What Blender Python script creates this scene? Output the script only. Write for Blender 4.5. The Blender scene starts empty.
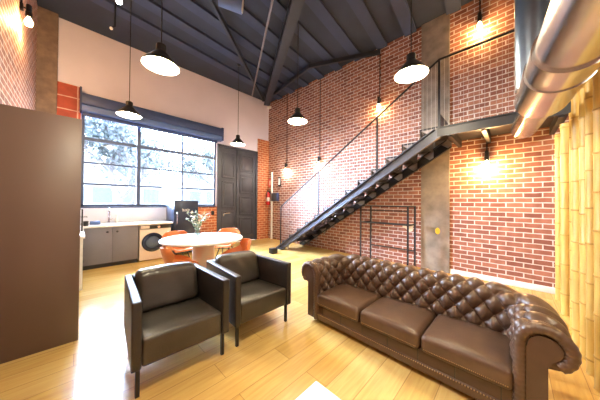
import bpy, bmesh, math, random
from mathutils import Vector, Matrix
random.seed(7)
PI = math.pi
S = bpy.context.scene
COL = S.collection

# ------------------------------------------------------------------ materials
def lin(h):
    h = h.lstrip('#')
    v = [int(h[i:i+2], 16)/255 for i in (0, 2, 4)]
    return tuple((c/12.92 if c <= .04045 else ((c+.055)/1.055)**2.4) for c in v) + (1,)

def mat(name, col, rough=.5, metal=0, var=.12, scale=6, bump=0, bscale=60, coat=0, emit=None, estr=0, spec=.5, vec=(1, 1, 1)):
    m = bpy.data.materials.new(name); m.use_nodes = True
    nt = m.node_tree; b = nt.nodes['Principled BSDF']
    c = lin(col) if isinstance(col, str) else tuple(col)+(1,)
    tc = nt.nodes.new('ShaderNodeTexCoord'); mp = nt.nodes.new('ShaderNodeMapping')
    mp.inputs['Scale'].default_value = vec
    nt.links.new(tc.outputs['Object'], mp.inputs[0])
    n = nt.nodes.new('ShaderNodeTexNoise'); n.inputs['Scale'].default_value = scale; n.inputs['Detail'].default_value = 4
    nt.links.new(mp.outputs[0], n.inputs[0])
    r = nt.nodes.new('ShaderNodeValToRGB')
    r.color_ramp.elements[0].position = .3; r.color_ramp.elements[1].position = .7
    r.color_ramp.elements[0].color = tuple(x*(1-var) for x in c[:3])+(1,)
    r.color_ramp.elements[1].color = tuple(min(1, x*(1+var)) for x in c[:3])+(1,)
    nt.links.new(n.outputs['Fac'], r.inputs[0]); nt.links.new(r.outputs[0], b.inputs['Base Color'])
    b.inputs['Roughness'].default_value = rough; b.inputs['Metallic'].default_value = metal
    b.inputs['Coat Weight'].default_value = coat; b.inputs['Specular IOR Level'].default_value = spec
    if bump:
        n2 = nt.nodes.new('ShaderNodeTexNoise'); n2.inputs['Scale'].default_value = bscale; n2.inputs['Detail'].default_value = 3
        nt.links.new(mp.outputs[0], n2.inputs[0])
        bp = nt.nodes.new('ShaderNodeBump'); bp.inputs['Strength'].default_value = bump; bp.inputs['Distance'].default_value = .01
        nt.links.new(n2.outputs['Fac'], bp.inputs['Height']); nt.links.new(bp.outputs[0], b.inputs['Normal'])
    if emit:
        b.inputs['Emission Color'].default_value = lin(emit); b.inputs['Emission Strength'].default_value = estr
    return m

def brick_mat(name, axis, c1, c2, mort, bw=.25, rh=.082, ms=.011, off=.5):
    m = bpy.data.materials.new(name); m.use_nodes = True
    nt = m.node_tree; L = nt.links.new; b = nt.nodes['Principled BSDF']
    tc = nt.nodes.new('ShaderNodeTexCoord'); sp = nt.nodes.new('ShaderNodeSeparateXYZ'); cb = nt.nodes.new('ShaderNodeCombineXYZ')
    L(tc.outputs['Object'], sp.inputs[0]); L(sp.outputs[axis], cb.inputs[0]); L(sp.outputs[2], cb.inputs[1])
    # slightly uneven courses
    nw = nt.nodes.new('ShaderNodeTexNoise'); nw.inputs['Scale'].default_value = 5
    L(tc.outputs['Object'], nw.inputs[0])
    vm = nt.nodes.new('ShaderNodeVectorMath'); vm.operation = 'SCALE'; vm.inputs['Scale'].default_value = .012
    L(nw.outputs['Color'], vm.inputs[0])
    va = nt.nodes.new('ShaderNodeVectorMath'); va.operation = 'ADD'; L(cb.outputs[0], va.inputs[0]); L(vm.outputs[0], va.inputs[1])
    br = nt.nodes.new('ShaderNodeTexBrick')
    br.inputs['Scale'].default_value = 1; br.inputs['Brick Width'].default_value = bw; br.inputs['Row Height'].default_value = rh
    br.inputs['Mortar Size'].default_value = ms; br.inputs['Mortar Smooth'].default_value = .2; br.inputs['Bias'].default_value = -.1
    br.offset = off
    br.inputs['Color1'].default_value = lin(c1); br.inputs['Color2'].default_value = lin(c2); br.inputs['Mortar'].default_value = lin(mort)
    L(va.outputs[0], br.inputs[0])
    n = nt.nodes.new('ShaderNodeTexNoise'); n.inputs['Scale'].default_value = 9; n.inputs['Detail'].default_value = 6
    L(tc.outputs['Object'], n.inputs[0])
    mx = nt.nodes.new('ShaderNodeMixRGB'); mx.blend_type = 'OVERLAY'; mx.inputs[0].default_value = .45
    L(br.outputs['Color'], mx.inputs[1]); L(n.outputs['Fac'], mx.inputs[2]); L(mx.outputs[0], b.inputs['Base Color'])
    bp = nt.nodes.new('ShaderNodeBump'); bp.invert = True; bp.inputs['Strength'].default_value = .6; bp.inputs['Distance'].default_value = .012
    L(br.outputs['Fac'], bp.inputs['Height']); L(bp.outputs[0], b.inputs['Normal'])
    b.inputs['Roughness'].default_value = .62
    return m

def floor_mat():
    m = bpy.data.materials.new('oak_planks'); m.use_nodes = True
    nt = m.node_tree; L = nt.links.new; b = nt.nodes['Principled BSDF']
    tc = nt.nodes.new('ShaderNodeTexCoord')
    br = nt.nodes.new('ShaderNodeTexBrick'); br.inputs['Scale'].default_value = 1
    br.inputs['Brick Width'].default_value = 1.25; br.inputs['Row Height'].default_value = .19
    br.inputs['Mortar Size'].default_value = .0022; br.inputs['Mortar Smooth'].default_value = .1; br.offset = .37
    br.inputs['Color1'].default_value = lin(FL1); br.inputs['Color2'].default_value = lin(FL2); br.inputs['Mortar'].default_value = lin('#a88450')
    L(tc.outputs['Object'], br.inputs[0])
    mp = nt.nodes.new('ShaderNodeMapping'); mp.inputs['Scale'].default_value = (1.2, 16, 1); L(tc.outputs['Object'], mp.inputs[0])
    n = nt.nodes.new('ShaderNodeTexNoise'); n.inputs['Scale'].default_value = 2.2; n.inputs['Detail'].default_value = 7; n.inputs['Distortion'].default_value = .6
    L(mp.outputs[0], n.inputs[0])
    mx = nt.nodes.new('ShaderNodeMixRGB'); mx.blend_type = 'OVERLAY'; mx.inputs[0].default_value = .35
    L(br.outputs['Color'], mx.inputs[1]); L(n.outputs['Fac'], mx.inputs[2]); L(mx.outputs[0], b.inputs['Base Color'])
    b.inputs['Roughness'].default_value = .24; b.inputs['Specular IOR Level'].default_value = .5
    bp = nt.nodes.new('ShaderNodeBump'); bp.invert = True; bp.inputs['Strength'].default_value = .25; bp.inputs['Distance'].default_value = .003
    L(br.outputs['Fac'], bp.inputs['Height']); L(bp.outputs[0], b.inputs['Normal'])
    return m

def glass_mat(name, tint=(1, 1, 1), refl=.06):
    m = bpy.data.materials.new(name); m.use_nodes = True
    nt = m.node_tree; L = nt.links.new
    for n in list(nt.nodes):
        if n.type == 'BSDF_PRINCIPLED': nt.nodes.remove(n)
    o = nt.nodes['Material Output']; t = nt.nodes.new('ShaderNodeBsdfTransparent'); g = nt.nodes.new('ShaderNodeBsdfGlossy')
    t.inputs[0].default_value = tint+(1,); g.inputs['Roughness'].default_value = .03
    mx = nt.nodes.new('ShaderNodeMixShader'); mx.inputs[0].default_value = refl
    L(t.outputs[0], mx.inputs[1]); L(g.outputs[0], mx.inputs[2]); L(mx.outputs[0], o.inputs[0])
    return m

FL1, FL2 = '#d9b974', '#caa45a'
M = {}
M['brick_x'] = brick_mat('brick_side', 1, '#a0664e', '#764234', '#d4c6ba', bw=.2, rh=.078, ms=.008)
M['brick_y'] = brick_mat('brick_back', 0, '#c06a40', '#a85632', '#d9b38f', bw=.2, rh=.078, ms=.008)
M['tile_red'] = brick_mat('red_block', 0, '#b04a34', '#a03e2c', '#d8b0a0', bw=.34, rh=.26, ms=.012, off=0)
M['floor'] = floor_mat()
M['ceiling'] = mat('ceiling_paint', '#2b3242', .75, var=.15, scale=2)
M['joist'] = mat('joist_paint', '#313b53', .7, var=.12, scale=3)
M['steelbeam'] = mat('beam_paint', '#262b36', .5)
M['plaster'] = mat('pink_plaster', '#e6deee', .8, var=.03, scale=2)
M['white_wall'] = mat('white_splash', '#dfe3ee', .35, var=.02)
M['concrete'] = mat('concrete', '#86796a', .8, var=.28, scale=5, bump=.3, bscale=25)
M['concrete_old'] = mat('concrete_old', '#7b685c', .85, var=.3, scale=7, bump=.4, bscale=30)
M['black_steel'] = mat('black_steel', '#1f1e22', .42, .3, var=.1)
M['grey_steel'] = mat('grey_steel', '#4d4f58', .4, .5, var=.15)
M['galv'] = mat('galvanised_duct', '#c3c5c8', .24, 1, var=.1, scale=5, bump=.05, bscale=8)
M['galv_dull'] = mat('galvanised_dull', '#8d9cb0', .3, 1, var=.12, scale=5)
M['pipe'] = mat('conduit_grey', '#8a8180', .5, .5)
M['navy'] = mat('navy_paint', '#33446f', .5, var=.06)
M['navy_light'] = mat('blue_paint', '#5670a4', .45, var=.05)
M['door'] = mat('door_paint', '#3e3f49', .45, var=.08)
M['frame'] = mat('window_paint', '#3a4660', .5, var=.06)
M['cab_grey'] = mat('grey_laminate', '#6d6c76', .4, var=.03)
M['cab_tall'] = mat('taupe_laminate', '#635149', .38, var=.05, scale=2, vec=(1, 1, .3))
M['white_lam'] = mat('white_laminate', '#e9e8e6', .3, var=.02)
M['worktop'] = mat('white_worktop', '#e8e6e4', .2, var=.03)
M['black'] = mat('black_plastic', '#121214', .35, var=.1)
M['fridge'] = mat('fridge_black', '#262f44', .28, .2, var=.05)
M['chrome'] = mat('chrome', '#d8d8dc', .12, 1, var=.03)
M['washer'] = mat('washer_cream', '#e4d5c8', .35, var=.02)
M['glassdark'] = mat('dark_glass', '#1a2136', .08, 0, var=.1)
M['glassdark2'] = mat('smoked_glass', '#4a5870', .08, 0, var=.1)
M['leather_brown'] = mat('brown_leather', '#543f31', .3, var=.14, scale=14, bump=.12, bscale=180)
M['leather_dark'] = mat('brown_leather_panel', '#4c382c', .4, var=.12, scale=10, bump=.12, bscale=160)
M['leather_black'] = mat('black_leather', '#2b2827', .4, var=.15, scale=10, bump=.15, bscale=160)
M['leather_seat'] = mat('black_leather_seat', '#3b3731', .29, var=.18, scale=8, bump=.15, bscale=120)
M['stud'] = mat('brass_stud', '#c2a878', .3, .8)
M['bamboo'] = mat('bamboo_cane', '#c7a252', .42, var=.22, scale=4, vec=(6, 6, .7))
M['bamboo_node'] = mat('bamboo_ring', '#b08a3e', .55, var=.2)
M['table_white'] = mat('table_white', '#f2efec', .25, var=.02)
M['pedestal'] = mat('pedestal_cream', '#d8ccc4', .4, var=.03)
M['orange'] = mat('orange_shell', '#d07a44', .4, var=.08)
M['red_shell'] = mat('rust_shell', '#b2603f', .4, var=.08)
M['leaf'] = mat('leaf_green', '#8fa286', .5, var=.3, scale=20)
M['leaf_dry'] = mat('leaf_pale', '#e8d8b8', .6, var=.2, scale=20)
M['stem'] = mat('stem_green', '#76905c', .6)
M['glass'] = glass_mat('window_glass')
M['vase'] = glass_mat('vase_glass', (.85, .93, .95), .2)
M['shade_out'] = mat('shade_black', '#1d1b1c', .4, .2)
M['shade_grey'] = mat('shade_dark_bronze', '#3a3428', .4, .3)
M['shade_in'] = mat('shade_white', '#f4efe2', .5)
M['bulb'] = mat('bulb_glow', '#fff2d0', .3, emit='#ffe2a0', estr=60)
M['bulb_dim'] = mat('bulb_soft', '#fff2d0', .3, emit='#ffe0a8', estr=14)
M['bulb_cool'] = mat('bulb_white', '#ffffff', .3, emit='#eaf0ff', estr=30)
M['red_ext'] = mat('red_enamel', '#c01f22', .3, var=.05)
M['sign_red'] = mat('sign_red', '#c8505a', .5, var=.05)
M['sign_white'] = mat('sign_white', '#e8dcd8', .5, var=.03)
M['paper'] = mat('white_paper', '#f2ecdc', .7, var=.04)
M['bark'] = mat('bark', '#5a5856', .9, var=.25, scale=8)
M['leaf_out'] = mat('street_leaf', '#56605e', .6, var=.35, scale=3)
M['house'] = mat('pale_render', '#8a8886', .9, var=.05)
M['house_win'] = mat('house_glazing', '#50585f', .3, var=.1)
M['pave'] = mat('pavement', '#77746f', .9, var=.1)
M['wire'] = mat('steel_wire', '#c9bdb6', .4, .4)
M['yellow'] = mat('yellow_stain', '#d8b02a', .8, var=.2, scale=20)
M['wall_patch'] = mat('pale_patch', '#e8d8b8', .85, var=.08, scale=20)

# ------------------------------------------------------------------ geometry helpers
def BM(): return bmesh.new()

def box(bm, x0, x1, y0, y1, z0, z1, bev=0, seg=2):
    r = bmesh.ops.create_cube(bm, size=1)
    vs = r['verts']
    for v in vs:
        v.co = Vector(((x0+x1)/2+v.co.x*(x1-x0), (y0+y1)/2+v.co.y*(y1-y0), (z0+z1)/2+v.co.z*(z1-z0)))
    if bev:
        es = list({e for v in vs for e in v.link_edges})
        bmesh.ops.bevel(bm, geom=es, offset=bev, segments=seg, profile=.5, affect='EDGES')
    return bm

def tube(bm, pts, r, n=10, closed=False, cap=True):
    pts = [Vector(p) for p in pts]; N = len(pts)
    rs = r if isinstance(r, (list, tuple)) else [r]*N
    rings = []; prev = None
    for i, p in enumerate(pts):
        if closed: t = pts[(i+1) % N]-pts[i-1]
        else: t = pts[min(i+1, N-1)]-pts[max(i-1, 0)]
        t.normalize()
        if prev is None:
            a = Vector((0, 0, 1)) if abs(t.z) < .9 else Vector((1, 0, 0))
            u = t.cross(a).normalized()
        else:
            u = (prev-t*prev.dot(t)).normalized()
        prev = u; w = t.cross(u)
        rings.append([bm.verts.new(p+u*math.cos(2*PI*k/n)*rs[i]+w*math.sin(2*PI*k/n)*rs[i]) for k in range(n)])
    for i in range(N if closed else N-1):
        a, b = rings[i], rings[(i+1) % N]
        for k in range(n): bm.faces.new((a[k], a[(k+1) % n], b[(k+1) % n], b[k]))
    if cap and not closed:
        bm.faces.new(rings[0][::-1]); bm.faces.new(rings[-1])
    return bm

def lathe(bm, prof, n=32, c=(0, 0, 0), axis='z'):
    rings = []
    for r, h in prof:
        ring = []
        for k in range(n):
            a = 2*PI*k/n; x, y = r*math.cos(a), r*math.sin(a)
            p = (x, y, h) if axis == 'z' else ((x, h, y) if axis == 'y' else (h, x, y))
            ring.append(bm.verts.new(Vector(p)+Vector(c)))
        rings.append(ring)
    for a, b in zip(rings, rings[1:]):
        for k in range(n): bm.faces.new((a[k], a[(k+1) % n], b[(k+1) % n], b[k]))
    bm.faces.new(rings[0][::-1]); bm.faces.new(rings[-1])
    return bm

def prism(bm, poly, axis, a0, a1):
    def P(p, a):
        return {'x': (a, p[0], p[1]), 'y': (p[0], a, p[1]), 'z': (p[0], p[1], a)}[axis]
    A = [bm.verts.new(P(p, a0)) for p in poly]; B = [bm.verts.new(P(p, a1)) for p in poly]
    n = len(poly)
    for i in range(n): bm.faces.new((A[i], A[(i+1) % n], B[(i+1) % n], B[i]))
    bm.faces.new(A[::-1]); bm.faces.new(B)
    return bm

def bar(bm, p, q, w, h=None):
    """rectangular bar between two points"""
    h = h or w; p, q = Vector(p), Vector(q); t = (q-p).normalized()
    a = Vector((0, 0, 1)) if abs(t.z) < .95 else Vector((0, 1, 0))
    u = t.cross(a).normalized(); v = u.cross(t)
    vs = [[bm.verts.new(o+u*sx*w/2+v*sy*h/2) for sx, sy in ((-1, -1), (1, -1), (1, 1), (-1, 1))] for o in (p, q)]
    for k in range(4): bm.faces.new((vs[0][k], vs[0][(k+1) % 4], vs[1][(k+1) % 4], vs[1][k]))
    bm.faces.new(vs[0][::-1]); bm.faces.new(vs[1])
    return bm

def soft_box(bm, x0, x1, y0, y1, z0, z1, r=.04, crown=0, ed=4, mid=8, fn=None):
    c = Vector(((x0+x1)/2, (y0+y1)/2, (z0+z1)/2)); H = Vector(((x1-x0)/2, (y1-y0)/2, (z1-z0)/2))
    r = min(r, min(H)*.98)
    def ax(h):
        i = h-r
        return [-h+r*k/ed for k in range(ed)]+[-i+2*i*k/mid for k in range(mid+1)]+[h-r+r*k/ed for k in range(1, ed+1)]
    A = [ax(h) for h in H]; cache = {}
    def V(i, j, k):
        key = (i, j, k)
        if key in cache: return cache[key]
        p = Vector((A[0][i], A[1][j], A[2][k]))
        q = Vector([max(-(H[a]-r), min(H[a]-r, p[a])) for a in range(3)])
        d = p-q
        if d.length > 1e-9: p = q+d.normalized()*r
        if crown:
            fx = max(0, 1-(p.x/H.x)**2); fy = max(0, 1-(p.y/H.y)**2)
            p.z += crown*(fx*fy)**.6*(1 if p.z > 0 else -.3)
        p = p+c
        if fn: p = Vector(fn(p))
        cache[key] = bm.verts.new(p); return cache[key]
    n = [len(a)-1 for a in A]
    def quad(a, b, c_, d, flip):
        f = (a, b, c_, d) if not flip else (d, c_, b, a)
        try: bm.faces.new(f)
        except ValueError: pass
    for i in range(n[0]):
        for j in range(n[1]):
            quad(V(i, j, 0), V(i, j+1, 0), V(i+1, j+1, 0), V(i+1, j, 0), False)
            quad(V(i, j, n[2]), V(i, j+1, n[2]), V(i+1, j+1, n[2]), V(i+1, j, n[2]), True)
    for i in range(n[0]):
        for k in range(n[2]):
            quad(V(i, 0, k), V(i+1, 0, k), V(i+1, 0, k+1), V(i, 0, k+1), False)
            quad(V(i, n[1], k), V(i+1, n[1], k), V(i+1, n[1], k+1), V(i, n[1], k+1), True)
    for j in range(n[1]):
        for k in range(n[2]):
            quad(V(0, j, k), V(0, j+1, k), V(0, j+1, k+1), V(0, j, k+1), True)
            quad(V(n[0], j, k), V(n[0], j+1, k), V(n[0], j+1, k+1), V(n[0], j, k+1), False)
    return bm

def sphere(bm, c, r, u=14, v=10, sc=(1, 1, 1)):
    m = Matrix.Translation(Vector(c)) @ Matrix.Diagonal((*sc, 1))
    bmesh.ops.create_uvsphere(bm, u_segments=u, v_segments=v, radius=r, matrix=m)
    return bm

def obj(name, bm, m, parent=None, smooth=True, angle=38):
    bmesh.ops.recalc_face_normals(bm, faces=bm.faces[:])
    me = bpy.data.meshes.new(name); bm.to_mesh(me); bm.free()
    me.materials.append(M[m] if isinstance(m, str) else m)
    if smooth:
        me.polygons.foreach_set('use_smooth', [True]*len(me.polygons))
        try: me.set_sharp_from_angle(angle=math.radians(angle))
        except Exception: pass
    o = bpy.data.objects.new(name, me); COL.objects.link(o)
    if parent: o.parent = parent
    return o

def tag(o, label, cat, group=None, kind=None):
    o['label'] = label; o['category'] = cat
    if group: o['group'] = group
    if kind: o['kind'] = kind
    return o

def thing(name, label, cat, loc=(0, 0, 0), rz=0, group=None):
    o = bpy.data.objects.new(name, None); COL.objects.link(o)
    o.location = loc; o.rotation_euler = (0, 0, rz)
    o.empty_display_size = .1
    return tag(o, label, cat, group)

def struct(name, bm, m, parent=None, label=None, cat=None, smooth=True):
    o = obj(name, bm, m, parent, smooth)
    if not parent:
        o['kind'] = 'structure'; o['label'] = label; o['category'] = cat
    return o

def struct_root(name, label, cat, loc=(0, 0, 0)):
    o = bpy.data.objects.new(name, None); COL.objects.link(o); o.location = loc
    o['kind'] = 'structure'; o['label'] = label; o['category'] = cat
    return o

def dup(root, loc, rz, label, group=None):
    r = root.copy(); COL.objects.link(r); r.location = loc; r.rotation_euler = (0, 0, rz); r['label'] = label
    if group: r['group'] = group
    for ch in list(root.children):
        c = ch.copy(); COL.objects.link(c); c.parent = r
        for g in list(ch.children):
            d = g.copy(); COL.objects.link(d); d.parent = c
    return r

def point(name, loc, w, col, rad=.04, parent=None):
    l = bpy.data.lights.new(name, 'POINT'); l.energy = w; l.color = col; l.shadow_soft_size = rad
    o = bpy.data.objects.new(name, l); COL.objects.link(o); o.location = loc
    if parent: o.parent = parent
    return o

SUN = 125
WARM = (1, .88, .67); WARM2 = (1, .58, .22); PALE = (1, .93, .84)
XW, YB, ZC, XL, YF = 4.87, 6.4, 4.9, -.55, -4.2

# ------------------------------------------------------------------ shell
struct('floor', box(BM(), XL-.15, XW+.15, YF-.15, YB+.3, -.12, 0), 'floor', label='pale oak plank floor', cat='floor', smooth=False)
struct('ceiling', box(BM(), XL-.15, XW+.15, YF-.15, YB+.3, ZC, ZC+.12), 'ceiling', label='dark blue-grey painted ceiling', cat='ceiling', smooth=False)
struct('wall_right', box(BM(), XW, XW+.15, YF, YB+.15, 0, ZC), 'brick_x', label='exposed brick wall behind the stairs and sofa', cat='wall', smooth=False)
struct('wall_left', box(BM(), XL-.15, XL, YF, YB+.15, 0, ZC), 'brick_x', label='brick wall on the left above the tall cabinet', cat='wall', smooth=False)
struct('wall_front', box(BM(), XL-.15, XW+.15, YF-.15, YF, 0, ZC), 'plaster', label='wall opposite the window', cat='wall', smooth=False)
# back wall: pieces round the window and the door
WX0, WX1, WZ0, WZ1 = .05, 2.92, 1.17, 3.2
DX0, DX1, DZ1 = 2.95, 4.38, 3.04
bw = BM()
box(bw, XL, XW, YB, YB+.15, WZ1, ZC)
box(bw, XL, WX0, YB, YB+.15, 0, WZ1)
box(bw, WX1, DX0, YB, YB+.15, 0, WZ1)
box(bw, DX0, DX1, YB, YB+.15, DZ1, WZ1)
box(bw, DX1, XW, YB, YB+.15, 0, WZ1)
box(bw, WX0, WX1, YB, YB+.15, 0, WZ0)
struct('wall_back', bw, 'plaster', label='pale pink plaster wall over the big window', cat='wall', smooth=False)
struct('trim_1', box(BM(), WX0-.0, WX1+.03, YB-.025, YB, 0, WZ0-.02), 'brick_y', label='orange brick strip under the window beside the door', cat='brickwork', smooth=False)
struct('trim_2', box(BM(), DX1+.02, XW, YB-.04, YB, 0, 3.5), 'brick_y', label='orange brick pier between the dark door and the corner', cat='brickwork', smooth=False)
struct('trim_3', box(BM(), -.29, .04, YB-.03, YB, 0, 3.63), 'tile_red', label='red block pier left of the window', cat='brickwork', smooth=False)
struct('trim_4', box(BM(), XL, -.29, YB-.1, YB, 0, ZC), 'concrete_old', label='rough grey-brown concrete pillar in the left corner', cat='pillar', smooth=False)
struct('trim_5', box(BM(), XW-.03, XW, .855, 1.335, 0, ZC), 'concrete', label='grey concrete column set in the brick wall', cat='column', smooth=False)
struct('baseboard_right', box(BM(), XW-.02, XW, -.6, .85, 0, .09, .004), 'white_lam', label='white baseboard at the foot of the brick wall', cat='baseboard')
pb = BM(); pl_ = []
for k in range(18):
    a = 2*PI*k/18; q = 1+.22*math.sin(3*a+1)+.08*math.cos(5*a)
    pl_.append((1.57+.10*q*math.cos(a), .80+.085*q*math.sin(a)))
prism(pb, pl_, 'x', XW-.006, XW+.01)
struct('trim_6', pb, 'wall_patch', label='pale irregular patch on the bricks behind the rack', cat='patch', smooth=False)  # thin pale patch with a wavy outline on the wall face
yb = BM(); sphere(yb, (XW-.03, 1.045, .77), .05, 14, 8, (.03, .8, 1.25))
struct('trim_7', yb, 'yellow', label='yellow paint blotch on the concrete column', cat='stain')
struct('trim_8', tube(BM(), [(XW-.04, 6.12, 0), (XW-.04, 6.12, 2.35)], .035, 12), 'white_lam', label='pale vertical pipe on the wall by the corner', cat='pipe')

# ------------------------------------------------------------------ window
win = struct_root('window_1', 'large dark-framed multi-pane window', 'window')
f = BM(); FY0, FY1 = YB+.02, YB+.09
box(f, WX0, WX0+.05, FY0, FY1, WZ0, WZ1); box(f, WX1-.05, WX1, FY0, FY1, WZ0, WZ1)
box(f, WX0, WX1, FY0, FY1, WZ0, WZ0+.045); box(f, WX0, WX1, FY0, FY1, WZ1-.05, WZ1)
obj('window_frame', f, 'frame', win, False)
for x, w in ((1.03, .075), (2.0, .04)):
    obj('mullion', box(BM(), x-w/2, x+w/2, FY0, FY1, WZ0+.045, WZ1-.05), 'frame', win, False)
for z, w in ((2.6, .07), (2.1, .036), (1.65, .036)):
    obj('transom', box(BM(), WX0+.05, WX1-.05, FY0+.003, FY1-.003, z-w/2, z+w/2), 'frame', win, False)
obj('pane', box(BM(), WX0+.05, WX1-.05, YB+.05, YB+.054, WZ0+.045, WZ1-.05), 'glass', win, False)
obj('window_sill', box(BM(), WX0-.02, WX1, YB-.06, YB+.02, WZ0-.03, WZ0, .004), 'frame', win)
lt = BM(); 
for i in range(5): box(lt, WX0-.002, WX0+.001+.04, YB-.03, YB-.005, 1.3+i*.38, 1.335+i*.38)
# shutter casing
sh = thing('roller_shutter_box', 'dark blue roller shutter casing above the window', 'shutter')
obj('casing', box(BM(), .04, 3.02, 6.16, YB, 3.24, 3.46, .012), 'navy', sh)
obj('valance', box(BM(), .05, 3.0, 6.2, YB, 3.11, 3.24, .006), 'navy_light', sh)
obj('bottom_slat', box(BM(), .06, 2.9, 6.27, 6.33, 3.035, 3.11, .008), 'navy', sh)
obj('end_bracket', box(BM(), 3.0, 3.06, 6.2, YB, 3.12, 3.5, .008), 'navy', sh)
obj('end_bracket', box(BM(), .02, .05, 6.18, YB, 3.1, 3.58, .008), 'navy', sh)
lt.free()

# backsplash
struct('trim_9', box(BM(), -.5, 1.78, YB-.05, YB-.025, .82, WZ0-.03), 'white_wall', label='white splashback panel behind the worktop', cat='splashback', smooth=False)

# ------------------------------------------------------------------ door
dr = struct_root('door_1', 'tall dark grey double door with raised panels', 'door')
fr = BM()
box(fr, DX0, DX0+.06, YB-.05, YB+.12, 0, DZ1); box(fr, DX1-.06, DX1, YB-.05, YB+.12, 0, DZ1); box(fr, DX0, DX1, YB-.05, YB+.12, DZ1-.06, DZ1)
obj('door_frame', fr, 'door', dr, False)
for x0, x1, rows in ((DX0+.065, 3.62, 3), (3.63, DX1-.065, 4)):
    lf = box(BM(), x0, x1, YB+.0, YB+.05, .01, DZ1-.065)
    leaf = obj('door_leaf', lf, 'door', dr, False)
    zs = [.12+i*(2.9-.12)/rows for i in range(rows+1)]
    for i in range(rows):
        p = BM(); a, b = x0+.09, x1-.09; z0, z1 = zs[i]+.06, zs[i+1]-.04
        # moulding ring + raised field
        for q in ((a, b, z0, z0+.035), (a, b, z1-.035, z1), (a, a+.035, z0+.035, z1-.035), (b-.035, b, z0+.035, z1-.035)):
            box(p, q[0], q[1], YB-.022, YB+.001, q[2], q[3], .006)
        box(p, a+.08, b-.08, YB-.014, YB+.001, z0+.08, z1-.08, .008)
        obj('door_panel', p, 'door', leaf)
obj('astragal', box(BM(), 3.595, 3.655, YB-.03, YB, .01, DZ1-.07, .006), 'grey_steel', dr)
hb = BM(); lathe(hb, [(.03, -.012), (.03, 0)], 16, (3.2, YB-.001, .945), 'y')
tube(hb, [(3.2, YB-.01, .945), (3.2, YB-.055, .945), (3.26, YB-.06, .945), (3.36, YB-.058, .945)], .011, 8)
box(hb, 3.17, 3.23, YB-.01, YB-.001, .85, 1.0, .003)
obj('door_handle', hb, 'chrome', dr)

# ------------------------------------------------------------------ ceiling steel
n_trim = 10
jl = ['joist', ]
for i, y in enumerate((5.55, 4.95, 4.35, 3.75, 3.15, 2.55, 1.95, 1.35, .6, -.2)):
    b = BM(); bar(b, (XL, y-.35, ZC-.025), (XW, y+.2, ZC-.025), .22, .05)
    struct('trim_%d' % n_trim, b, 'joist', label='blue-grey ceiling joist, number %d from the window wall' % (i+1), cat='joist', smooth=False); n_trim += 1
b = BM(); p0, p1 = Vector((4.55, 6.1, 4.72)), Vector((1.3, .4, 4.72))
bar(b, p0+Vector((0, 0, .09)), p1+Vector((0, 0, .09)), .2, .02); bar(b, p0-Vector((0, 0, .09)), p1-Vector((0, 0, .09)), .2, .02); bar(b, p0, p1, .02, .18)
struct('trim_%d' % n_trim, b, 'steelbeam', label='diagonal steel beam running from the far corner', cat='beam', smooth=False); n_trim += 1
b = BM(); bar(b, (4.4, 6.1, 4.76), (.2, 2.55, 4.76), .05, .1)
struct('trim_%d' % n_trim, b, 'steelbeam', label='thin ceiling brace left of the diagonal beam', cat='brace', smooth=False); n_trim += 1
b = BM(); bar(b, (4.5, 6.1, 4.77), (4.12, 3.72, 4.77), .06, .09); bar(b, (4.12, 3.74, 4.77), (4.84, 2.2, 4.77), .06, .09)
struct('trim_%d' % n_trim, b, 'steelbeam', label='bent ceiling brace above the brick wall', cat='brace', smooth=False); n_trim += 1
b = BM(); tube(b, [(3.9, 6.0, 4.7), (2.0, 2.4, 4.7), (.9, .3, 4.7)], .02, 8)
struct('trim_%d' % n_trim, b, 'pipe', label='slim grey pipe under the diagonal beam', cat='pipe'); n_trim += 1

# ------------------------------------------------------------------ tall cabinet on the left
tc = thing('tall_cabinet', 'tall taupe-brown cabinet with plain side panel at left', 'cabinet', (-.252, 3.5, 0))
obj('side_panel', box(BM(), -.28, .28, -.6, -.58, 0, 2.06, .002), 'cab_tall', tc)
obj('side_panel', box(BM(), -.28, .28, .58, .6, 0, 2.06, .002), 'cab_tall', tc)
obj('body', box(BM(), -.28, .255, -.58, .58, .1, 2.06), 'cab_tall', tc, False)
obj('plinth', box(BM(), -.25, .21, -.58, .58, 0, .1), 'black', tc, False)
for s in (-1, 1):
    d = obj('door', box(BM(), .256, .275, min(s*.003, s*.577), max(s*.003, s*.577), .105, 2.055, .002), 'cab_tall', tc)
    obj('handle', tube(BM(), [(.275, s*.06, .95), (.3, s*.06, .95), (.3, s*.06, 1.2), (.275, s*.06, 1.2)], .006, 8), 'black', d)

# ------------------------------------------------------------------ kitchen
def knob(bm, x, y, z, axis='y'):
    return lathe(bm, [(.008, 0), (.008, -.018), (.02, -.022), (.02, -.034), (.012, -.038)] if axis == 'y' else [(.008, 0), (.008, .018), (.02, .022), (.02, .034), (.012, .038)], 14, (x, y, z), axis)
bc = thing('base_cabinet', 'grey base cabinet with two doors and black knobs', 'cabinet', (.5, 6.0, 0))
obj('body', box(BM(), -.415, .425, -.31, .36, .08, .78), 'cab_grey', bc, False)
obj('plinth', box(BM(), -.415, .425, -.28, .3, 0, .08), 'black', bc, False)
for x0, x1, kx in ((-.41, .003, -.07), (.007, .42, .08)):
    d = obj('door', box(BM(), x0, x1, -.335, -.312, .085, .775, .003), 'cab_grey', bc)
    obj('knob', knob(BM(), kx, -.335, .69), 'black', d)
lc = thing('drawer_cabinet', 'white drawer cabinet with black handles beside the tall cabinet', 'cabinet', (-.22, 4.9, 0))
obj('body', box(BM(), -.31, .27, -.72, .72, .08, .78), 'white_lam', lc, False)
obj('plinth', box(BM(), -.31, .22, -.72, .72, 0, .08), 'black', lc, False)
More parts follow.
